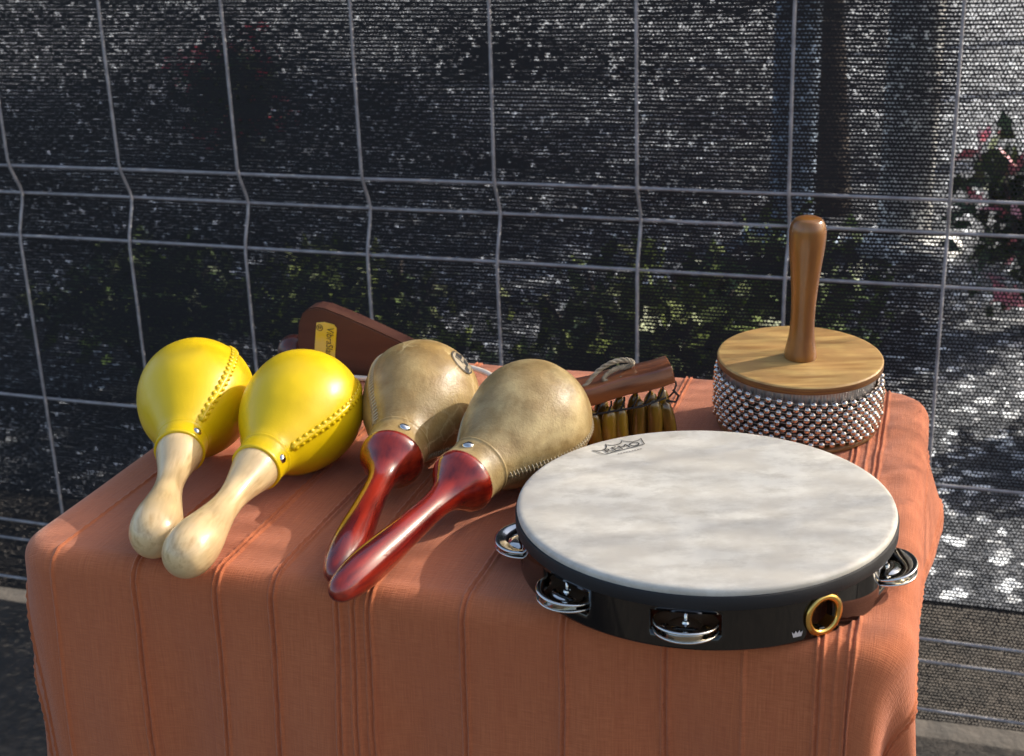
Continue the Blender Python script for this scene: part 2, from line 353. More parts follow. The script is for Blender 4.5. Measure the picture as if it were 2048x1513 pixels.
# ------------------------------------------------------------------ table cloth
SEAMS = [(0.026, 1), (0.093, 2), (0.155, 2), (0.198, 2), (0.247, 2), (0.2585, 2), (0.269, 2), (0.335, 2), (0.402, 2), (0.468, 2), (0.5165, 1), (0.562, 2), (0.5715, 1), (0.5805, 2), (-0.042, 2), (0.658, 2), (0.703, 2), (0.738, 2), (-0.102, 2)]
def cloth():
    rb, rc = 0.015, 0.024
    s0, s1, t0, t1 = -0.26, W + 0.112, -0.42, D + 0.22
    ss = list(np.arange(s0, s1, 0.0055))
    for c, k in SEAMS:
        ss = [q for q in ss if abs(q - c) > .0075]
        ss += list(np.arange(c - .0072, c + .0073, .00065))
    ss = np.array(sorted(q for q in ss if s0 <= q <= s1)); tt = np.arange(t0, t1, 0.0042)
    S, T = np.meshgrid(ss, tt, indexing='ij')
    qs = np.clip(S, rc, W - rc); qt = np.clip(T, rc, D - rc)
    vs, vt = S - qs, T - qt; dist = np.hypot(vs, vt); dd = np.maximum(dist, 1e-9); us, ut = vs / dd, vt / dd
    e = np.maximum(dist - rc, 0); ang = np.minimum(e / rb, math.pi / 2)
    out = rb * np.sin(ang); down = rb * (1 - np.cos(ang)) + np.maximum(e - rb * math.pi / 2, 0)
    per = qs - qt + np.arctan2(np.abs(vt), np.abs(vs) + 1e-9) * .02
    k = np.clip((down - .01) / .12, 0, 1); k = k * k * (3 - 2 * k)
    fr = (np.clip(-vt, 0, None) / dd)                       # 1 on the front drop
    rt = (np.clip(vs, 0, None) / dd)                        # 1 on the right drop
    wave = (.004 * np.sin(per * 34 + .6) + .003 * np.sin(per * 71 + 2.0)) * k * (1 - .8 * rt)
    wave += .012 * k * (fr * rt * 2.0) * np.sin(np.arctan2(vs, -vt) * 6)
    flare = .30 * np.clip((qt - .20) / .18, 0, 1) * np.maximum(down - .045, 0) * rt
    flare += .035 * fr * np.maximum(down, 0)
    rad = np.minimum(dist, rc) + out + wave + flare
    X = qs + us * rad; Y = qt + ut * rad; Z = -down
    # soft wrinkles of the loose cloth on the top and along the right edge
    nzv = np.zeros(S.shape); nz2 = np.zeros(S.shape)
    for i in range(S.shape[0]):
        for j in range(0, S.shape[1]):
            nzv[i, j] = mnoise.noise((S[i, j] * 11, T[i, j] * 9, 1.3))
    redge = np.exp(-((S - (W - .012)) / .022) ** 2) * np.clip((T + .02) / .05, 0, 1)
    for i in np.nonzero(redge.max(axis=1) > .02)[0]:
        for j in range(S.shape[1]): nz2[i, j] = mnoise.noise((S[i, j] * 60, T[i, j] * 17, 4.1)) + .5 * mnoise.noise((S[i, j] * 90, T[i, j] * 45, 7.1))
    nx, ny, nzn = us * np.sin(ang), ut * np.sin(ang), np.cos(ang)
    h = .0007 * nzv * (1 - .9 * (e <= 0)) + .0025 * np.clip(nz2 + .3, 0, 2) * redge
    h += .0060 * nzv * k * (1 - .7 * rt)
    for q, (c, kk) in enumerate(SEAMS):
        c = c + np.array([.0016 * mnoise.noise((t * 5.0, q * 3.7, .2)) + .0005 * mnoise.noise((t * 40.0, q * 1.7, 5.2)) for t in tt])[None]
        if kk == 2:
            for o in (-.0020, .0020): h += .0017 * np.exp(-((S - c - o) / .00100) ** 2) * (1 + .35 * np.sin(T * 2400 + o * 900))
            h -= .0007 * np.exp(-((S - c) / .0006) ** 2)
        else: h += .0014 * np.exp(-((S - c) / .0012) ** 2) * (1 + .35 * np.sin(T * 2400))
    X += nx * h; Y += ny * h; Z += nzn * h
    P = ORG + X[..., None] * E1 + Y[..., None] * E2; P[..., 2] += Z
    a, b = S.shape; idx = np.arange(a * b).reshape(a, b)
    Q = np.stack([idx[:-1, :-1], idx[1:, :-1], idx[1:, 1:], idx[:-1, 1:]], -1).reshape(-1, 4)
    o = np_mesh('tablecloth', P.reshape(-1, 3), Q, M_cloth, None, True, np.stack([S, T], -1).reshape(-1, 2))
    return tag(o, 'terracotta orange woven cloth with raised double seams covering the table', 'tablecloth')
cloth()

# ------------------------------------------------------------------ wire fence and shade net
FA = R_(-19.0); DF = np.array([math.cos(FA), math.sin(FA), 0]); NF = np.array([-DF[1], DF[0], 0]); FD = 1.7964
def fpt(u, z, off=0.0): return np.array([0, 0, z]) + (FD + off) * NF + u * DF
FU0, FU1, FTOP = -1.8354, 1.7646, 2.0
fence = empty('wire_fence', tuple(fpt(0, 0)), 'grey galvanised wire mesh fence with folded bend behind the table', 'fence')
fo = fpt(0, 0)
def fl(p): return p - fo
ZH = [(TZ + .044, 0), (TZ - .004, .022), (TZ - .069, 0)]
rows = []
for zc in (TZ - .004, 1.80, 0.12):
    rows += [(zc + .048, 0), (zc, .022), (zc - .065, 0)]
rows += [(TZ - .345, 0), (TZ + .35, 0), (TZ + .66, 0)]
def wob(u, s): return .0016 * mnoise.noise((u * 3.1, s * 7.3, 0.5))
for z, off in rows:
    path = [fl(fpt(u, z + wob(u, z), off + .0045)) for u in np.linspace(FU0, FU1, 60)]
    mesh_obj('horizontal_wire', *tube(path, [.0023 * (1 + .12 * mnoise.noise((i * 1.7, z * 9, 0))) for i in range(len(path))], 8), M_galv, fence)
folds = []
for zc in (1.80, TZ - .004, 0.12): folds += [(zc + .058, 0), (zc + .044, .003), (zc + .012, .019), (zc, .022), (zc - .014, .019), (zc - .054, .003), (zc - .075, 0)]
zs = [(FTOP - .02, 0)] + folds + [(0.02, 0)]
full = []
for i in range(len(zs) - 1):
    (za, oa), (zb, ob) = zs[i], zs[i + 1]; m = max(1, int((za - zb) / .05))
    for k in range(m): full.append((za + (zb - za) * k / m, oa + (ob - oa) * k / m))
full.append(zs[-1])
for k in range(-3, 16):
    u0 = -1.2354 + .2006 * k
    path = [fl(fpt(u0 + 1.6 * wob(z, k + .3), z, off - .0012)) for z, off in full]
    mesh_obj('vertical_wire', *tube(path, [.0023 * (1 + .12 * mnoise.noise((i * 1.3, k * 9.1, 0))) for i in range(len(path))], 8), M_galv, fence)
for u in (FU0 - .03, FU1 + .03):
    mesh_obj('post', *tube([fl(fpt(u, 0, .002)), fl(fpt(u, FTOP, .002))], .02, 16), M_galv, fence)
mesh_obj('rail', *tube([fl(fpt(FU0 - .03, FTOP - .012, .002)), fl(fpt(FU1 + .03, FTOP - .012, .002))], .012, 12), M_galv, fence)

def shade_net(u0, u1, z0, z1, pu, pz, base, opens, sparks, hwf, label, tilt=0.0):
    nu, nz = int((u1 - u0) / pu), int((z1 - z0) / pz)
    U = u0 + np.arange(nu + 1) * pu; Zr = z0 + np.arange(nz) * pz
    def smooth(shape, step, amp):
        a = rng.normal(0, 1, (shape[0] // step[0] + 3, shape[1] // step[1] + 3))
        i = np.arange(shape[0]) / step[0]; j = np.arange(shape[1]) / step[1]; i0 = i.astype(int); j0 = j.astype(int)
        fi = (i - i0)[:, None]; fj = (j - j0)[None]; fi = fi * fi * (3 - 2 * fi); fj = fj * fj * (3 - 2 * fj)
        A = a[i0][:, j0] * (1 - fi) * (1 - fj) + a[i0 + 1][:, j0] * fi * (1 - fj) + a[i0][:, j0 + 1] * (1 - fi) * fj + a[i0 + 1][:, j0 + 1] * fi * fj
        return A * amp
    sh = (nz, nu + 1)
    spark = (rng.random(sh) < np.interp(U, *sparks)[None]) * rng.uniform(.35, .7, sh)
    gap = pz * np.clip(np.interp(U, *opens)[None] + smooth(sh, (9, 30), .04) + smooth(sh, (2, 60), .04) + rng.normal(0, .06, sh) + spark, .02, .80)
    zc = Zr[:, None] + smooth(sh, (14, 40), .0012) + rng.normal(0, .00022, sh) + tilt * (U - u0)[None]
    off = base + .006 * np.sin(U * 5.0 + .4)[None] + smooth(sh, (60, 50), .004) + rng.normal(0, .0003, sh)
    off = np.maximum(off, .0285)
    UU = np.broadcast_to(U[None], sh) + smooth(sh, (40, 20), .0012)
    def P(u, z, o):
        q = (FD + o)[..., None] * NF + u[..., None] * DF; q[..., 2] += z; return q
    top = P(UU, zc + (pz - gap) / 2, off); bot = P(UU, zc - (pz - gap) / 2, off + .0003)
    A = nz * (nu + 1); idx = np.arange(A).reshape(nz, nu + 1)
    q1 = np.stack([idx[:, :-1] + A, idx[:, 1:] + A, idx[:, 1:], idx[:, :-1]], -1).reshape(-1, 4)
    # threads closing part of each gap, staggered from row to row
    zz = nz - 1; r = np.arange(zz)[:, None]; c = np.arange(nu)[None]
    hw = pu * np.clip(np.interp(U[:-1], *hwf)[None] + rng.normal(0, .045, (zz, nu)), .06, .45)
    uc = UU[:-1, :-1] + pu * (.25 + .5 * (r % 2)) + rng.normal(0, .0003, (zz, nu)); sl = .0008 * np.where((r + c) % 2 == 0, 1, -1)
    za = zc[:-1, :-1] + (pz - gap[:-1, :-1]) / 2 - .0004; zb = zc[1:, :-1] - (pz - gap[1:, :-1]) / 2 + .0004; oo = off[:-1, :-1] + .0006
    t4 = np.stack([P(uc - hw + sl, za, oo), P(uc + hw + sl, za, oo), P(uc + hw - sl, zb, oo), P(uc - hw - sl, zb, oo)], -2).reshape(-1, 3)
    B = zz * nu; q2 = 2 * A + np.arange(B * 4).reshape(-1, 4)
    V = np.concatenate([top.reshape(-1, 3), bot.reshape(-1, 3), t4]); Q = np.concatenate([q1, q2])
    o = np_mesh('shade_net', V, Q, M_net)
    return tag(o, label, 'netting')
shade_net(FU0, FU1, .02, FTOP - .03, .0050, .0050, .034, ([-1.9, -.8, -.45, -.06, -.02, .2, .28], [.02, .03, .08, .18, .58, .60, .74]), ([-1.9, -.5, 0, .3], [.045, .05, .07, 0]),
          ([-.1, 0, .2, .28], [.22, .17, .17, .12]), 'black knitted shade net stretched behind the wire fence')
shade_net(.27, FU1, 1.02, FTOP - .03, .0056, .0059, .060, ([0, 1], [.74, .74]), ([0, 1], [0, 0]), ([0, 1], [.12, .12]), 'added unseen layer of black shade net dappling the sunlight, right end of the fence', .03)  # extra layer out of view, added to throw moiré dapples onto the cloth

# ------------------------------------------------------------------ maracas
def surf(prof):
    d = np.array([p[0] for p in prof]); r = np.array([p[1] for p in prof])
    def f(x, a, lift=0.0):
        rr = np.interp(x, d, r); h = 5e-4; sl = (np.interp(x + h, d, r) - np.interp(x - h, d, r)) / (2 * h)
        n = np.array([math.cos(a), math.sin(a), -sl]); n /= np.linalg.norm(n)
        p = np.array([rr * math.cos(a), rr * math.sin(a), x])
        return p + n * lift, n, rr
    return f

def place_axis(root, B, H, roll):
    """local +Z runs from butt to head, local +X is the upper side turned by roll (positive: to the right seen from the handle)"""
    z = Vector(tuple(H - B)).normalized(); up = Vector((0, 0, 1)); x = (up - z * up.dot(z)).normalized(); y = z.cross(x)
    m = Matrix.Identity(4)
    for i in range(3): m[i][0] = x[i]; m[i][1] = y[i]; m[i][2] = z[i]; m[i][3] = float(B[i])
    root.matrix_world = m @ Matrix.Rotation(roll, 4, 'Z')

YH = prof_spline([(-.0178, 0), (-.0168, .0062), (-.0125, .0127), (-.004, .0170), (.006, .0181), (.018, .0172), (.034, .0140), (.050, .0112), (.064, .0103), (.078, .0114), (.092, .0142), (.104, .0170), (.1105, .0177)], 90) + [(.1112, .0170), (.1112, .001)]
YHEAD = [(.1090, .0176), (.1090, .0190)] + prof_spline([(.1096, .0195), (.118, .0193), (.1245, .0196)], 8) + [(.1252, .0203), (.1262, .0203), (.1270, .0199)] + prof_spline([(.1272, .0199), (.134, .0222), (.146, .0290), (.160, .0375), (.176, .0442), (.194, .0474), (.211, .0462), (.225, .0405), (.236, .0300), (.2425, .0170), (.2445, 0)], 90)
BH = prof_spline([(-.018, 0), (-.0168, .0042), (-.0115, .0085), (0, .0116), (.016, .0130), (.036, .0126), (.062, .0109), (.086, .0098), (.101, .0101), (.112, .0126), (.120, .0174), (.127, .0225), (.1315, .0242), (.1345, .0244)], 100) + [(.1362, .0238), (.1362, .001)]
BHEAD = [(.1350, .0225), (.1350, .0236)] + prof_spline([(.1354, .0238), (.144, .0232), (.1535, .0236)], 8) + [(.1540, .0242), (.1552, .0242), (.1560, .0234)] + prof_spline([(.1562, .0234), (.166, .0266), (.180, .0335), (.196, .0408), (.212, .0456), (.226, .0470), (.241, .0452), (.255, .0386), (.265, .0280), (.2705, .0155), (.2722, 0)], 90)

def head_mesh(prof, rough=0.0, seed=0, segs=96):
    V, Fc = lathe(prof, segs)
    if rough:
        V = [Vector(v) for v in V]
        for v in V:
            if v.z > .13:
                n = Vector((v.x, v.y, 0)); k = min(1, (v.z - .13) / .03)
                if n.length > 1e-5: n.normalize(); v += n * rough * k * (mnoise.noise(Vector((v.x * 28, v.y * 28, v.z * 28 + seed))) + .4 * mnoise.noise(Vector((v.x * 75, v.y * 75, v.z * 75 + seed))))
    return V, Fc

def maraca_yellow(bpx, hpx, roll, label):
    Bp = on(*bpx, .0181); Hp = on(*hpx, .0474); z = (Hp - Bp); z /= np.linalg.norm(z); Bp = Hp - z * .1945
    Bp[2] = TZ + .0186
    root = empty('maraca', (0, 0, 0), label, 'maraca', 'maracas')
    place_axis(root, Bp, Hp, roll)
    mesh_obj('handle', *lathe(YH, 48), M_palewood, root)
    head = mesh_obj('head', *head_mesh(YHEAD, .0006, bpx[0]), M_yellow, root)
    S = surf(YHEAD)
    for a0 in (0, math.pi):
        parts = []
        for d in np.arange(.1345, .2385, .0053):
            p, n, _ = S(d, a0, .0004)
            n = Vector(n); t = Vector((0, 0, 1)); t = (t - n * t.dot(n)).normalized(); b = n.cross(t); t2 = (t + b * .35).normalized(); b2 = n.cross(t2)
            for q in (-1, 1): parts.append(ellipsoid(Vector(p) + b2 * .0017 * q, t2 * .0023, b2 * .0026, n * .0013, 10, 6))
        # the ridge the lacing is moulded on
        path = [S(d, a0, -.0006)[0] for d in np.arange(.131, .241, .003)]
        parts.append(tube(path, .0026, 8))
        mesh_obj('lacing', *join(parts), M_yellow, head)
    p, n, _ = S(.1175, .02, .0)
    n = Vector(n); t = Vector((0, 0, 1)); t = (t - n * t.dot(n)).normalized()
    mesh_obj('rivet', *ellipsoid(p, t * .0036, n.cross(t) * .0036, n * .0022, 14, 8), M_steel, root)
    return root

def maraca_hide(bpx, hpx, roll, label, hm, seam_a, rivet_a, seed):
    Bp = on(*bpx, .0130); Hp = on(*hpx, .0470); z = (Hp - Bp); z /= np.linalg.norm(z); Bp = Hp - z * .226
    Bp[2] = TZ + .0124
    root = empty('maraca', (0, 0, 0), label, 'maraca', 'maracas')
    place_axis(root, Bp, Hp, roll)
    mesh_obj('handle', *lathe(BH, 48), M_redwood, root)
    head = mesh_obj('head', *head_mesh(BHEAD, .0009, seed), hm, root)
    S = surf(BHEAD)
    for a0 in (seam_a, seam_a + math.pi):
        path = [S(d, a0, -.0004)[0] for d in np.arange(.157, .268, .003)]
        mesh_obj('seam', *tube(path, .0014, 8), hm, head)
        parts = []
        for i, d in enumerate(np.arange(.160, .266, .0030)):
            rr = max(.004, np.interp(d, [p[0] for p in BHEAD], [p[1] for p in BHEAD]))
            w = .0040 / rr; parts.append(tube([S(d - .0012, a0 - w, .0001)[0], S(d, a0, .0013)[0], S(d + .0012, a0 + w, .0001)[0]], .00042, 5))
        mesh_obj('stitching', *join(parts), M_thread, head)
    p, n, _ = S(.1450, rivet_a, .0)
    n = Vector(n); t = Vector((0, 0, 1)); t = (t - n * t.dot(n)).normalized()
    mesh_obj('rivet', *ellipsoid(p, t * .0040, n.cross(t) * .0046, n * .0022, 12, 8), M_steel, root)
    return root, S, head

maraca_yellow((312, 1062), (392, 797), R_(46), 'yellow maraca farthest left, its pale wooden handle tucked behind the other yellow one')
maraca_yellow((385, 1098), (602, 824), R_(74), 'yellow maraca lying between the other yellow one and the brown maracas')
def upc(a): return a
m1, S1, h1 = maraca_hide((686, 1118), (842, 797), 0.0, 'cracked brown rawhide maraca with round black emblem, behind its plainer twin', M_hide, R_(-50), R_(24), 3)
m2, S2, h2 = maraca_hide((747, 1130), (1059, 843), 0.0, 'brown rawhide maraca with red handle lying next to the tambourine', M_hide2, R_(104), R_(0), 11)
# round emblem on the farther rawhide head
def emblem(head, S, d0, a0):
    rr = np.interp(d0, [p[0] for p in BHEAD], [p[1] for p in BHEAD])
    def mp(V, lift): return [S(d0 + v[1], a0 + v[0] / rr, lift)[0] for v in V]
    R = .0110
    circ = [(R * math.cos(t), R * math.sin(t)) for t in np.linspace(0, 2 * math.pi, 41)[:-1]]
    V, Fc = stroke2d(circ, .0011, True)
    parts = [(mp(V, .0007), Fc)]
    def poly(pts): parts.append((mp([(1.25 * x, 1.25 * y) for x, y in pts], .0007), [tuple(range(len(pts)))]))
    poly([(-.0062, .0048), (-.0016, .0064), (-.0016, -.0006), (-.0062, -.0006)])
    poly([(-.0062, -.0016), (.0002, -.0016), (.0002, -.0026), (-.0062, -.0026)])
    poly([(.0004, .0040), (.0046, .0040), (.0046, -.0010), (.0004, -.0010)]); poly([(.0030, -.0016), (.0066, -.0016), (.0066, -.0064), (.0030, -.0064)])
    rings = []
    Vc = [(0, 0)] + [(q * R * .93 * math.cos(t), q * R * .93 * math.sin(t)) for q in (.35, .7, 1.0) for t in np.linspace(0, 2 * math.pi, 33)[:-1]]
    Fd = [(0, 1 + k, 1 + (k + 1) % 32) for k in range(32)]
    for j in range(2): Fd += [(1 + j * 32 + k, 1 + (j + 1) * 32 + k, 1 + (j + 1) * 32 + (k + 1) % 32, 1 + j * 32 + (k + 1) % 32) for k in range(32)]
    mesh_obj('emblem_ground', mp(Vc, .0004), Fd, mat('varnished_decal', (0.52, 0.43, 0.30), rough=.16, coat=1.0, coat_rough=.04), head)
    mesh_obj('emblem', *join(parts), M_ink, head, smooth=False)
emblem(h1, S1, .2345, R_(49))

# ------------------------------------------------------------------ tambourine
TC = np.array([0.1270, 0.8563, TZ]); TR = 0.1268
tam = empty('tambourine', tuple(TC), 'round tambourine with mottled cream skin and black rim at the table front', 'tambourine')
HZ = .042
V, Fc = lathe([(HZ - .0055, TR - .0006), (HZ - .0030, TR), (HZ - .0012, TR - .0006), (HZ - .0003, TR - .0022), (HZ, TR - .0045), (HZ - .0003, TR - .02), (HZ - .0004, TR * .5), (HZ - .0004, 0)], 160)
mesh_obj('drum_head', V, Fc, M_skin, tam)
V, Fc = lathe([(HZ - .0050, TR - .004), (HZ - .0050, TR + .0006), (HZ - .0056, TR + .0010), (HZ - .0136, TR + .0010), (HZ - .0142, TR + .0004), (HZ - .0142, TR - .004)], 160)
mesh_obj('band', V, Fc, M_band, tam)
JA = [179.6, -142.0, -103.0, -26.5, 52, 90, 130]; RA = -63.0; JZ = .0155
def shell():
    NS = 360; zr = [0.0, .0012, .0050, .0098, .0245, .0274, .0300]; RS = TR - .0012
    V = []; Fc = []
    def hole(k, row):
        a = (k + .5) * 360 / NS
        dl = lambda b: abs((a - b + 180) % 360 - 180)
        if row in (3,) and any(dl(b) < 10.2 for b in JA): return True
        if row in (2, 3) and dl(RA) < 4.4: return True
        return False
    for z in zr:
        for k in range(NS):
            a = 2 * math.pi * k / NS; V.append((RS * math.cos(a), RS * math.sin(a), z))
    for r in range(len(zr) - 1):
        for k in range(NS):
            if not hole(k, r): Fc.append((r * NS + k, r * NS + (k + 1) % NS, (r + 1) * NS + (k + 1) % NS, (r + 1) * NS + k))
    o = mesh_obj('shell', V, Fc, M_blackgloss, tam)
    md = o.modifiers.new('thickness', 'SOLIDIFY'); md.thickness = .0065; md.offset = -1
    return o
shell()
def jingle_mesh(up):
    R = .0202; s = 1 if up else -1
    pr = [(0.0, .0022), (-.0034 * s, .0030), (-.0038 * s, .0060), (-.0030 * s, .0092), (-.0012 * s, .0120), (-.0002 * s, .0165), (.0005 * s, .0190), (.0002 * s, .0200), (-.0006 * s, R), (-.0010 * s, .0198), (-.0007 * s, .0170), (-.0018 * s, .0122), (-.0036 * s, .0094), (-.0044 * s, .0060), (-.0040 * s, .0022)]
    V, Fc = lathe(pr, 48)
    me = bpy.data.meshes.new('jingle'); me.from_pydata(V, [], Fc); me.update(); me.materials.append(M_chrome); me.polygons.foreach_set('use_smooth', np.ones(len(me.polygons), bool)); return me
JU, JD = jingle_mesh(True), jingle_mesh(False)
for i, b in enumerate(JA):
    a = R_(b); rr = TR - .0042; c = np.array([rr * math.cos(a), rr * math.sin(a), 0])
    tl = [(.10, -.05), (.03, .10), (-.10, .03), (.08, -.12), (.05, .05), (0, .06), (.03, 0)][i]
    link('jingle', JU, None, tam, False, tuple(c + np.array([0, 0, JZ + .0022])), (tl[0], tl[1], 0))
    link('jingle', JD, None, tam, False, tuple(c + np.array([0, 0, JZ - .0032])), (tl[0] * .5, tl[1] * .4, 0))
    mesh_obj('pin', *tube([c + np.array([0, 0, .0088]), c + np.array([0, 0, .0252])], .0011, 10), M_steel, tam)
# brass-lined finger hole
gr_o, gr_i = .0142, .0098
V, Fc = lathe([(-.0075, gr_i), (.0004, gr_i), (.0014, gr_i + .0004), (.0019, (gr_o + gr_i) / 2), (.0012, gr_o - .0003), (-.0004, gr_o), (-.0004, gr_i + .0006), (-.0075, gr_i + .0006)], 48)
ga = R_(RA); nrm = Vector((math.cos(ga), math.sin(ga), 0)); gm = nrm.to_track_quat('Z', 'Y').to_euler()
mesh_obj('grommet', V, Fc, M_brass, tam, True, tuple(nrm * (TR - .0010) + Vector((0, 0, .0146))), gm)
def crown(cx, cz, w):
    pts = [(-.5, .30), (-.36, -.2), (.36, -.2), (.5, .30), (.28, .10), (.17, .36), (0, .12), (-.17, .36), (-.28, .10)]
    V = [];
    for x, y in pts:
        a = R_(cx) + x * w / TR; V.append(((TR - .0007) * math.cos(a), (TR - .0007) * math.sin(a), cz + y * w))
    return V, [(0, 1, 8), (1, 2, 6, 8), (8, 6, 7), (2, 3, 4), (2, 4, 6), (4, 5, 6)]
mesh_obj('rim_mark', *crown(-71.5, .0058, .0078), M_wink, tam, False)
# crown-shaped mark and lettering printed on the skin
def skin_pt(x, y): return on(x, y, HZ - .0001) - TC + np.array([0, 0, .0002])
cr = [(1184.4, 902.4), (1202, 901.7), (1210, 899), (1213, 895), (1212, 891.5), (1210, 889.4), (1217.8, 891.2), (1226, 891.4), (1233.6, 890), (1240, 888), (1242.5, 886), (1243, 882), (1255.4, 884.3), (1266, 884), (1276.6, 881.6), (1281.4, 877), (1285, 883), (1289, 888.7), (1276, 892.3), (1262, 896), (1246, 900), (1231.5, 903.4), (1212, 909), (1207, 908.7), (1192.5, 903.9)]
P3 = [skin_pt(*p) for p in cr]
V2, F2 = stroke2d([(p[0], p[1]) for p in P3], .00085, True)
parts = [([(v[0], v[1], HZ + .0003) for v in V2], F2)]
def on_skin(tv, tf, a, b, h):
    A, B = skin_pt(*a), skin_pt(*b); w = max(v[0] for v in tv); ex = (B - A)[:2]; ln = np.linalg.norm(ex); ex = ex / ln; ey = np.array([-ex[1], ex[0]])
    hh = max(v[1] for v in tv)
    return ([(*(A[:2] + ex * v[0] / w * ln + ey * v[1] / hh * h), HZ + .0003) for v in tv], tf)
tv, tf = text2d('REMO', 1.0)
parts.append(on_skin(tv, tf, (1213, 906.5), (1283, 889.5), .0068))
mesh_obj('skin_print', *join(parts), M_ink, tam, False)
small = []
for i in range(9):
    x = 1236 + i * 5.6; y = 909.5 - i * 1.25
    A = skin_pt(x, y); ex = (skin_pt(x + 5, y - 1.1) - A)[:2]; ey = np.array([-ex[1], ex[0]]) / np.linalg.norm(ex)
    pts = [A[:2], A[:2] + ex * .7, A[:2] + ex * .7 + ey * .0013, A[:2] + ey * .0013]
    small.append(([(p[0], p[1], HZ + .0003) for p in pts], [(0, 1, 2, 3)]))
mesh_obj('small_print', *join(small), mat('faded_ink', (.22, .2, .185), rough=.6), tam, False)

# ------------------------------------------------------------------ cabasa
CT = R_(3.6)
cab = empty('cabasa', (0.2372, 1.0865, TZ + .0042), 'cabasa wrapped in steel bead chains with wooden disc and upright handle', 'cabasa', rot=(CT, R_(.3), 0))
DZ = .0600
V, Fc = lathe([(0, 0), (0, .0640), (.0008, .0660), (.0045, .0660), (.0055, .0640), (.0055, 0)], 96); mesh_obj('base_disc', V, Fc, M_plyedge, cab)
V, Fc = lathe([(.0055, .0605), (.030, .0608), (.0415, .0605)], 96); mesh_obj('drum', V, Fc, mat('dull_dark_steel', (.10, .085, .075), rough=.5, metal=.8), cab)
V, Fc = lathe([(.0415, .0605), (.0418, .0622), (.0525, .0622), (.0532, .0605)], 300)
V = [(x * (1 + .006 * (((i % 300) % 2) - .5)), y * (1 + .006 * (((i % 300) % 2) - .5)), z) for i, (x, y, z) in enumerate(V)]
mesh_obj('ribbed_collar', V, Fc, M_core, cab, False)
V, Fc = lathe([(DZ - .0068, 0), (DZ - .0068, .0664), (DZ - .0060, .0673), (DZ - .0012, .0673)], 128); mesh_obj('disc_edge', V, Fc, M_plyedge, cab)
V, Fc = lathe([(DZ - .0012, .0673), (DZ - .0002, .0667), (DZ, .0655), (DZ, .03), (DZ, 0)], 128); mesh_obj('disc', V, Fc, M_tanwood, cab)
hp = prof_spline([(0, .0131), (.004, .0131), (.012, .0117), (.022, .0102), (.036, .0097), (.055, .0104), (.075, .0121), (.092, .0139), (.104, .0146), (.111, .0140), (.1165, .0115), (.1185, .0080)], 70) + [(.1190, .0060), (.1188, 0)]
mesh_obj('handle', *lathe([(0, 0)] + hp, 48), M_brownwood, cab, True, (-.0005, -.004, DZ + .0001))
bm = bmesh.new(); bmesh.ops.create_icosphere(bm, subdivisions=2, radius=.0030); bead_me = bpy.data.meshes.new('bead'); bm.to_mesh(bead_me)
bead_v = [v.co.copy() for v in bm.verts]; bead_f = [tuple(v.index for v in f.verts) for f in bm.faces]; bm.free()
bead_me.materials.append(M_bead); bead_me.polygons.foreach_set('use_smooth', np.ones(len(bead_me.polygons), bool))
front, rest, strings = [], [], []
NB, NR = 47, 9
for r in range(NR):
    zb = .0092 + r * .0044; ring = []
    for k in range(NB):
        a = 2 * math.pi * (k + .5 * (r % 2)) / NB + random.gauss(0, .005)
        lean = .0024 * math.cos(a - R_(165)) * (r / NR) + .0011 * math.sin(3 * a + 1)
        rr = .0664 + random.gauss(0, .00035) + .0010 * math.sin(r / (NR - 1) * math.pi)
        p = Vector((rr * math.cos(a), rr * math.sin(a), zb + lean + random.gauss(0, .0002))); ring.append(p)
        (front if math.cos(a + math.pi / 2 + .2) > -.16 else rest).append(p)
    strings.append(tube(ring, .00036, 5, closed=True))
front.sort(key=lambda p: p.y)
rest += front[300:]; front = front[:300]
for p in front: link('bead', bead_me, None, cab, False, p)
o = mesh_obj('bead_chain', *join([([v + p for v in bead_v], bead_f) for p in rest]), M_bead, cab); o['kind'] = 'stuff'
mesh_obj('strand', *join(strings), M_wire_s, cab)

# ------------------------------------------------------------------ rattle box with bent rod and ball
vb0 = np.array([-0.2030, 1.2615, TZ]); va = R_(-16.0)
vib = empty('vibraslap', tuple(vb0), 'dark wooden wedge rattle box with yellow sticker, rod and ball at the back', 'percussion', rot=(0, 0, va))
prof = [(.0005, .0006), (-.0005, .030), (.0025, .050), (.0075, .0605), (.0135, .0655), (.021, .0675), (.030, .0665), (.048, .0605), (.075, .0500), (.105, .0375), (.132, .0265), (.140, .0225), (.1415, .0006)]
dp = .021
bm = bmesh.new()
fv = [bm.verts.new((x, 0, z)) for x, z in prof]; bv = [bm.verts.new((x, dp, z)) for x, z in prof]
bm.faces.new(fv); bm.faces.new(list(reversed(bv)))
for i in range(len(prof)): j = (i + 1) % len(prof); bm.faces.new((fv[j], fv[i], bv[i], bv[j]))
bm.normal_update()
bmesh.ops.bevel(bm, geom=[e for e in bm.edges if len(e.link_faces) == 2 and e.calc_face_angle(0) > .8], offset=.0014, segments=2, affect='EDGES')
bm_obj('rattle_box', bm, M_darkwood, vib)
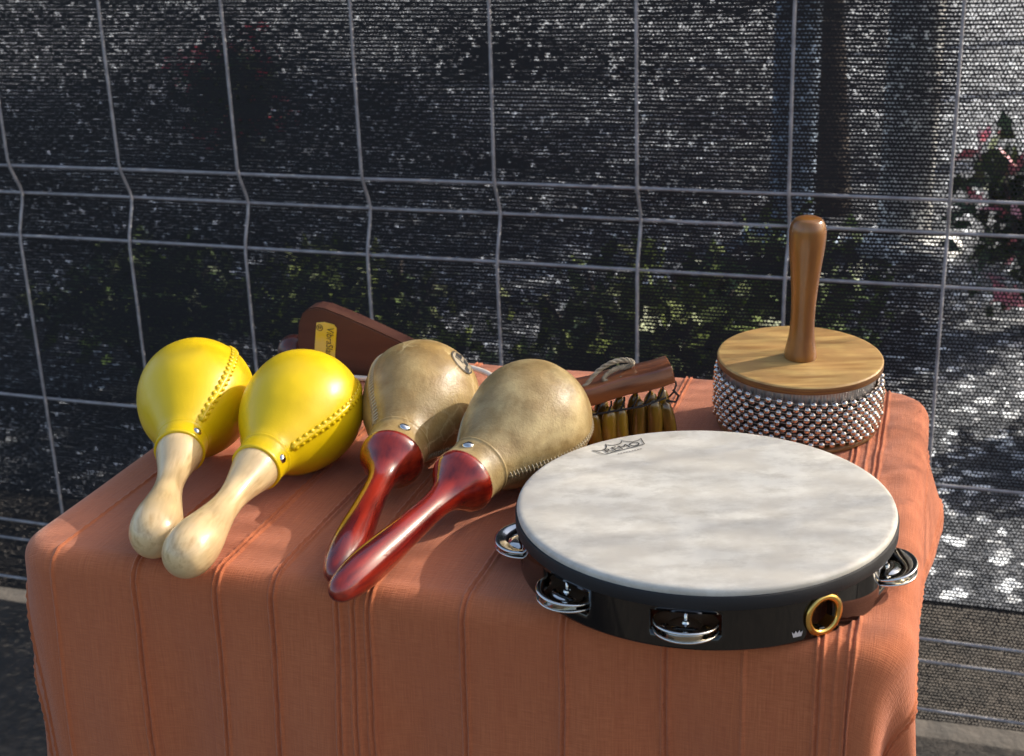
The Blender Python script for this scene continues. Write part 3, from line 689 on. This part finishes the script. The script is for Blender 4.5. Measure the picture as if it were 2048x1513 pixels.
# foil sticker, creased, on the front face
stp = [(.0215, .0525), (.0295, .0535), (.0390, .0515), (.0415, .0480), (.0392, .0310), (.0360, .0080), (.0150, .0090), (.0180, .0310)]
n = len(stp)
mesh_obj('sticker', [(x, -.0007, z) for x, z in stp] + [(x, -.0001, z) for x, z in stp], [tuple(range(n))] + [(i, n + i, n + (i + 1) % n, (i + 1) % n) for i in range(n)], M_foil, vib, False)
tv, tf = text2d('VibraSlap', .0068)
tl = R_(-97.5); ca, sa = math.cos(tl), math.sin(tl)
lets = [([((.0322 + .80 * v[0] * ca - v[1] * sa), -.0010, .0488 + .80 * v[0] * sa + v[1] * ca) for v in tv], tf)]
cv, cf = stroke2d([(.0029 * math.cos(t), .0029 * math.sin(t)) for t in np.linspace(0, 2 * math.pi, 25)[:-1]], .0007, True)
lets.append(([(.0245 + v[0], -.0010, .0478 + v[1]) for v in cv], cf))
for q in ([(-.0014, .0016), (-.0002, .0018), (-.0003, -.0012), (-.0015, -.0012)], [(.0003, .0014), (.0017, .0012), (.0017, -.0004), (.0008, -.0016)]):
    lets.append(([(.0245 + x, -.0010, .0478 + y) for x, y in q], [(0, 1, 2, 3)]))
mesh_obj('sticker_print', *join(lets), M_ink, vib, False)
rp = [(.1395, .012, .0150), (.150, .010, .0150), (.170, .007, .0140), (.188, .002, .0110), (.197, -.006, .0070), (.196, -.015, .0045), (.184, -.020, .0036), (.160, -.0190, .0034), (.12, -.0135, .0034), (.06, -.0105, .0034), (.0, -.0100, .0036), (-.010, -.008, .005), (-.016, -.003, .010), (-.0165, .006, .016)]
rp = [Vector(tuple(p)) for p in spline(rp, 120)]
mesh_obj('rod', *tube(rp, .0026, 12), mat('pale_steel_rod', (.80, .72, .60), rough=.35, metal=.15), vib)
V, Fc = ellipsoid((-.0125, .018, .0165), (.0160, 0, 0), (0, .0160, 0), (0, 0, .0160), 40, 24)
mesh_obj('ball', V, Fc, M_ball, vib)

# ------------------------------------------------------------------ hoof rattle: wooden slab, cord loop, horn clappers
ra0 = np.array([0.092, 1.052, TZ])
rat = empty('hoof_rattle', tuple(ra0), 'brown wooden slab rattle with beige cord loop over hanging horn clappers', 'rattle', rot=(0, 0, R_(4)))
sl = box_bm(.104, .034, .0150, 0, 2)
for v in sl.verts:
    if v.co.x > 0: v.co.y *= .82
bmesh.ops.subdivide_edges(sl, edges=[e for e in sl.edges if abs((e.verts[0].co - e.verts[1].co).x) > .05], cuts=7)
for v in sl.verts:
    v.co.z += .0005 * math.sin(v.co.x * 150); v.co.y += .0010 * math.sin(v.co.x * 90 + 1)
bmesh.ops.bevel(sl, geom=[e for e in sl.edges if e.calc_face_angle(0) > .7], offset=.0015, segments=2, profile=.6, affect='EDGES')
bm_obj('slab', sl, M_slab, rat, True, (-.0145, .002, .0540), (0, R_(-12), 0))
def clapper(x, y, h, lean, seed, r0=.0046):
    P = []; Rd = []; m = 14
    for i in range(m):
        t = i / (m - 1)
        P.append((x + lean * t + .0016 * math.sin(t * 3.0 + seed), y + .0025 * math.sin(t * 2.2 + seed * 1.3), .0004 + h * t))
        Rd.append(r0 * (1.0 - .22 * t - .25 * (1 - t) ** 3) * math.sqrt(max(.02, 1 - max(0, (t - .72) / .285) ** 2)))
    V, Fc = tube(P, Rd, 10)
    return [Vector((v.x, y + (v.y - y) * .62, v.z)) for v in V], Fc
cl = [(-.0385, -.005, .0350, -.001), (-.0265, -.008, .0370, -.001), (-.0140, -.007, .0385, .0), (-.0020, -.009, .0395, -.005), (.0100, -.007, .0430, -.002), (.0215, -.008, .0440, -.002), (.0345, -.006, .0405, -.004),
      (-.031, .009, .036, .001), (-.018, .011, .039, .001), (-.006, .009, .041, .002), (.007, .010, .043, .0), (.019, .010, .044, .001), (.031, .009, .046, .0)]
for i, (x, y, h, ln) in enumerate(cl): mesh_obj('clapper', *clapper(x, y, h, ln, i + 1, .0066 + .0006 * (i % 3)), M_horn, rat)
ties = []
for i in range(7):
    x = -.030 + i * .0105
    zt = .0500 + .26 * (x + .0095) - .0075
    ties.append(tube([(x, -.006, zt - .010), (x + .003, -.011, zt - .004), (x + .006, -.007, zt + .0005), (x + .007, 0, zt + .001)], .0008, 6))
ties.append(tube([(-.05, -.010, .0315), (-.02, -.012, .036), (.01, -.012, .0395), (.03, -.0125, .046)], .0009, 6))
ties.append(tube([(.030, -.0125, .0435), (.0375, -.013, .042), (.040, -.0125, .047), (.0355, -.0115, .052)], .0010, 6))
mesh_obj('tie_cord', *join(ties), M_dcord, rat)
loop = [(-.0400, -.004, .0525), (-.0335, -.004, .0575), (-.024, -.002, .0675), (-.012, .001, .0735), (.000, .004, .0740), (.0065, .006, .0705), (.002, .007, .0670), (-.006, .003, .0680), (-.014, -.001, .0660), (-.019, -.004, .0625), (-.017, -.005, .0595), (-.010, -.006, .0605), (-.0045, -.006, .0625)]
lp = [Vector(tuple(p)) for p in spline(loop, 110)]
tw = []
for q in range(3):
    pp = []
    for i, p in enumerate(lp):
        w = i * .55 + q * 2.1; pp.append(p + Vector((.0007 * math.cos(w), .0009 * math.cos(w), .0011 * math.sin(w))))
    tw.append(tube(pp, .00125, 7))
mesh_obj('cord_loop', *join(tw), M_cord, rat)

# ------------------------------------------------------------------ beyond the net: trees, shrubs, posts
def leaf_mesh(c, rad, n, size, seed, hollow=.3, flat=0.0):
    r = np.random.default_rng(seed)
    d = r.normal(0, 1, (n, 3)); d /= np.linalg.norm(d, axis=1)[:, None]
    cl_ = r.normal(0, 1, (max(6, n // 40), 3)); cl_ /= np.linalg.norm(cl_, axis=1)[:, None]
    which = r.integers(0, len(cl_), n); rr = (hollow + (1 - hollow) * r.random(n) ** .6)
    d = cl_[which] * .75 + d * .42
    P = np.array(c) + d * np.array(rad) * rr[:, None]
    a = r.normal(0, 1, (n, 3)); a /= np.linalg.norm(a, axis=1)[:, None]; b = np.cross(a, r.normal(0, 1, (n, 3))); b /= np.linalg.norm(b, axis=1)[:, None]
    s = size * (.6 + .8 * r.random(n))[:, None]
    V = np.stack([P - a * s, P + b * s * .45, P + a * s, P - b * s * .45], 1).reshape(-1, 3)
    return V, np.arange(n * 4).reshape(-1, 4)
M_leafs = [mat('leaf_green', (0.075, 0.12, 0.022), rough=.5, col2=(0.035, 0.065, 0.012), scale=3), mat('leaf_light', (0.13, 0.17, 0.03), rough=.5, col2=(0.06, 0.09, 0.016), scale=3), mat('leaf_dark', (0.03, 0.055, 0.014), rough=.5, col2=(0.05, 0.075, 0.02), scale=4)]
M_bark = mat('dark_bark', (0.055, 0.042, 0.035), rough=.9, col2=(0.025, 0.02, 0.017), scale=10, stretch=(3, 3, .6), bump=.8, bump_scale=20, bump_dist=.02)
def tree(x, y, h, r, label, mi, seed, lean=0.0, tr=.11, crown_z=None):
    t = empty('tree', (x, y, 0), label, 'tree', 'trees beyond the net')
    rr = random.Random(seed); top = h * .62
    path = [(lean * q + .05 * math.sin(q * 4 + seed), .04 * math.cos(q * 5 + seed), top * q) for q in np.linspace(0, 1, 9)]
    parts = [tube(path, [tr * (1.25 - .75 * q) for q in np.linspace(0, 1, 9)], 12)]
    for k in range(6):
        a = k * 1.05 + rr.random(); l = r * (.6 + .3 * rr.random()); b = Vector(path[-1 - (k % 3)])
        parts.append(tube([b, b + Vector((math.cos(a) * l * .5, math.sin(a) * l * .5, h * .12)), b + Vector((math.cos(a) * l, math.sin(a) * l, h * .22))], [tr * .4, tr * .25, tr * .1], 8))
    mesh_obj('trunk', *join(parts), M_bark, t)
    V, Q = leaf_mesh((lean, 0, h * .78), (r, r, h * .26), 5200, .085, seed); np_mesh('crown', V, Q, M_leafs[mi], t)
tree(1.17, 5.05, 4.6, 1.4, 'dark trunked tree beyond the net between the blue and white posts', 0, 3, tr=.075)
tree(4.6, 6.6, 5.6, 2.3, 'broadest leafy tree standing beyond the net, out to the right', 1, 5)
tree(4.4, 10.2, 5.6, 2.2, 'leafy tree at the back beyond the net, off to the right', 0, 9)
tree(6.2, 8.8, 6.2, 2.4, 'farthest right tree beyond the net', 2, 13)
tree(-3.4, 7.2, 5.2, 2.0, 'leafy tree beyond the left end of the net', 2, 17)

def shrub(x, y, r, h, mi, label, seed, n=900, size=.035, flowers=None):
    s = empty('shrub', (x, y, 0), label, 'shrub', 'shrubs beyond the net')
    parts = [tube([(0, 0, 0), (r * .3 * math.cos(a), r * .3 * math.sin(a), h * .4), (r * .6 * math.cos(a), r * .6 * math.sin(a), h * .8)], [.012, .009, .005], 6) for a in np.linspace(0, 5.2, 6)]
    mesh_obj('stem', *join(parts), M_bark, s)
    V, Q = leaf_mesh((0, 0, h * .55), (r, r, h * .48), n, size, seed, .2); np_mesh('foliage', V, Q, M_leafs[mi], s)
    if flowers:
        V, Q = leaf_mesh((0, 0, h * .6), (r * 1.05, r * 1.05, h * .5), 160, .035, seed + 50, .8); np_mesh('blossom', V, Q, flowers, s)
M_pink = mat('pink_petal', (.62, .10, .16), rough=.5, col2=(.75, .35, .38), scale=8)
M_red = mat('red_petal', (.55, .03, .06), rough=.5)
shrub(-.35, 3.15, .30, .40, 1, 'low green shrub seen through the net above the rawhide maracas', 21)
shrub(.28, 2.90, .34, .42, 1, 'light green shrub seen through the net left of the cabasa', 22)
shrub(.62, 3.05, .26, .45, 0, 'green shrub seen through the net behind the cabasa disc', 23)
shrub(-.95, 3.45, .30, .35, 0, 'small shrub seen through the net behind the wedge rattle box', 24)
shrub(1.42, 3.55, .24, .58, 2, 'pink flowering shrub behind the net at the right of the cabasa', 25, flowers=M_pink)
shrub(-1.25, 6.6, .30, .55, 2, 'red flowering shrub far behind the net near the upper left', 26, flowers=M_red)
shrub(1.35, 2.75, .22, .35, 1, 'leafy shrub behind the net beside the right table edge', 27)
shrub(1.95, 4.2, .35, .95, 1, 'tall light green shrub behind the net at the far right', 28, n=1300)
M_post = mat('white_painted_post', (.78, .78, .76), rough=.6, col2=(.6, .6, .6), scale=12)
M_bpost = mat('pale_blue_paint', (.42, .52, .66), rough=.6, col2=(.3, .38, .5), scale=12)
def post(x, y, r, h, m, label, lean=0):
    p = empty('post', (x, y, 0), label, 'post', 'posts beyond the net')
    mesh_obj('pole', *tube([(0, 0, 0), (lean * .5, 0, h * .5), (lean, 0, h)], r, 20), m, p)
    mesh_obj('foot', *lathe([(0, 0), (0, r * 2.2), (.03, r * 2.2), (.05, r * 1.2), (.05, 0)], 24), m, p)
    mesh_obj('cap', *lathe([(h, 0), (h, r * 1.15), (h + .03, r * 1.15), (h + .05, 0)], 24), m, p, True, (lean, 0, 0))
post(1.30, 4.45, .085, 2.6, M_post, 'thick white post seen through the net at the upper right', .0)
post(.96, 4.6, .075, 2.6, M_bpost, 'pale blue post seen through the net beside the cabasa handle')
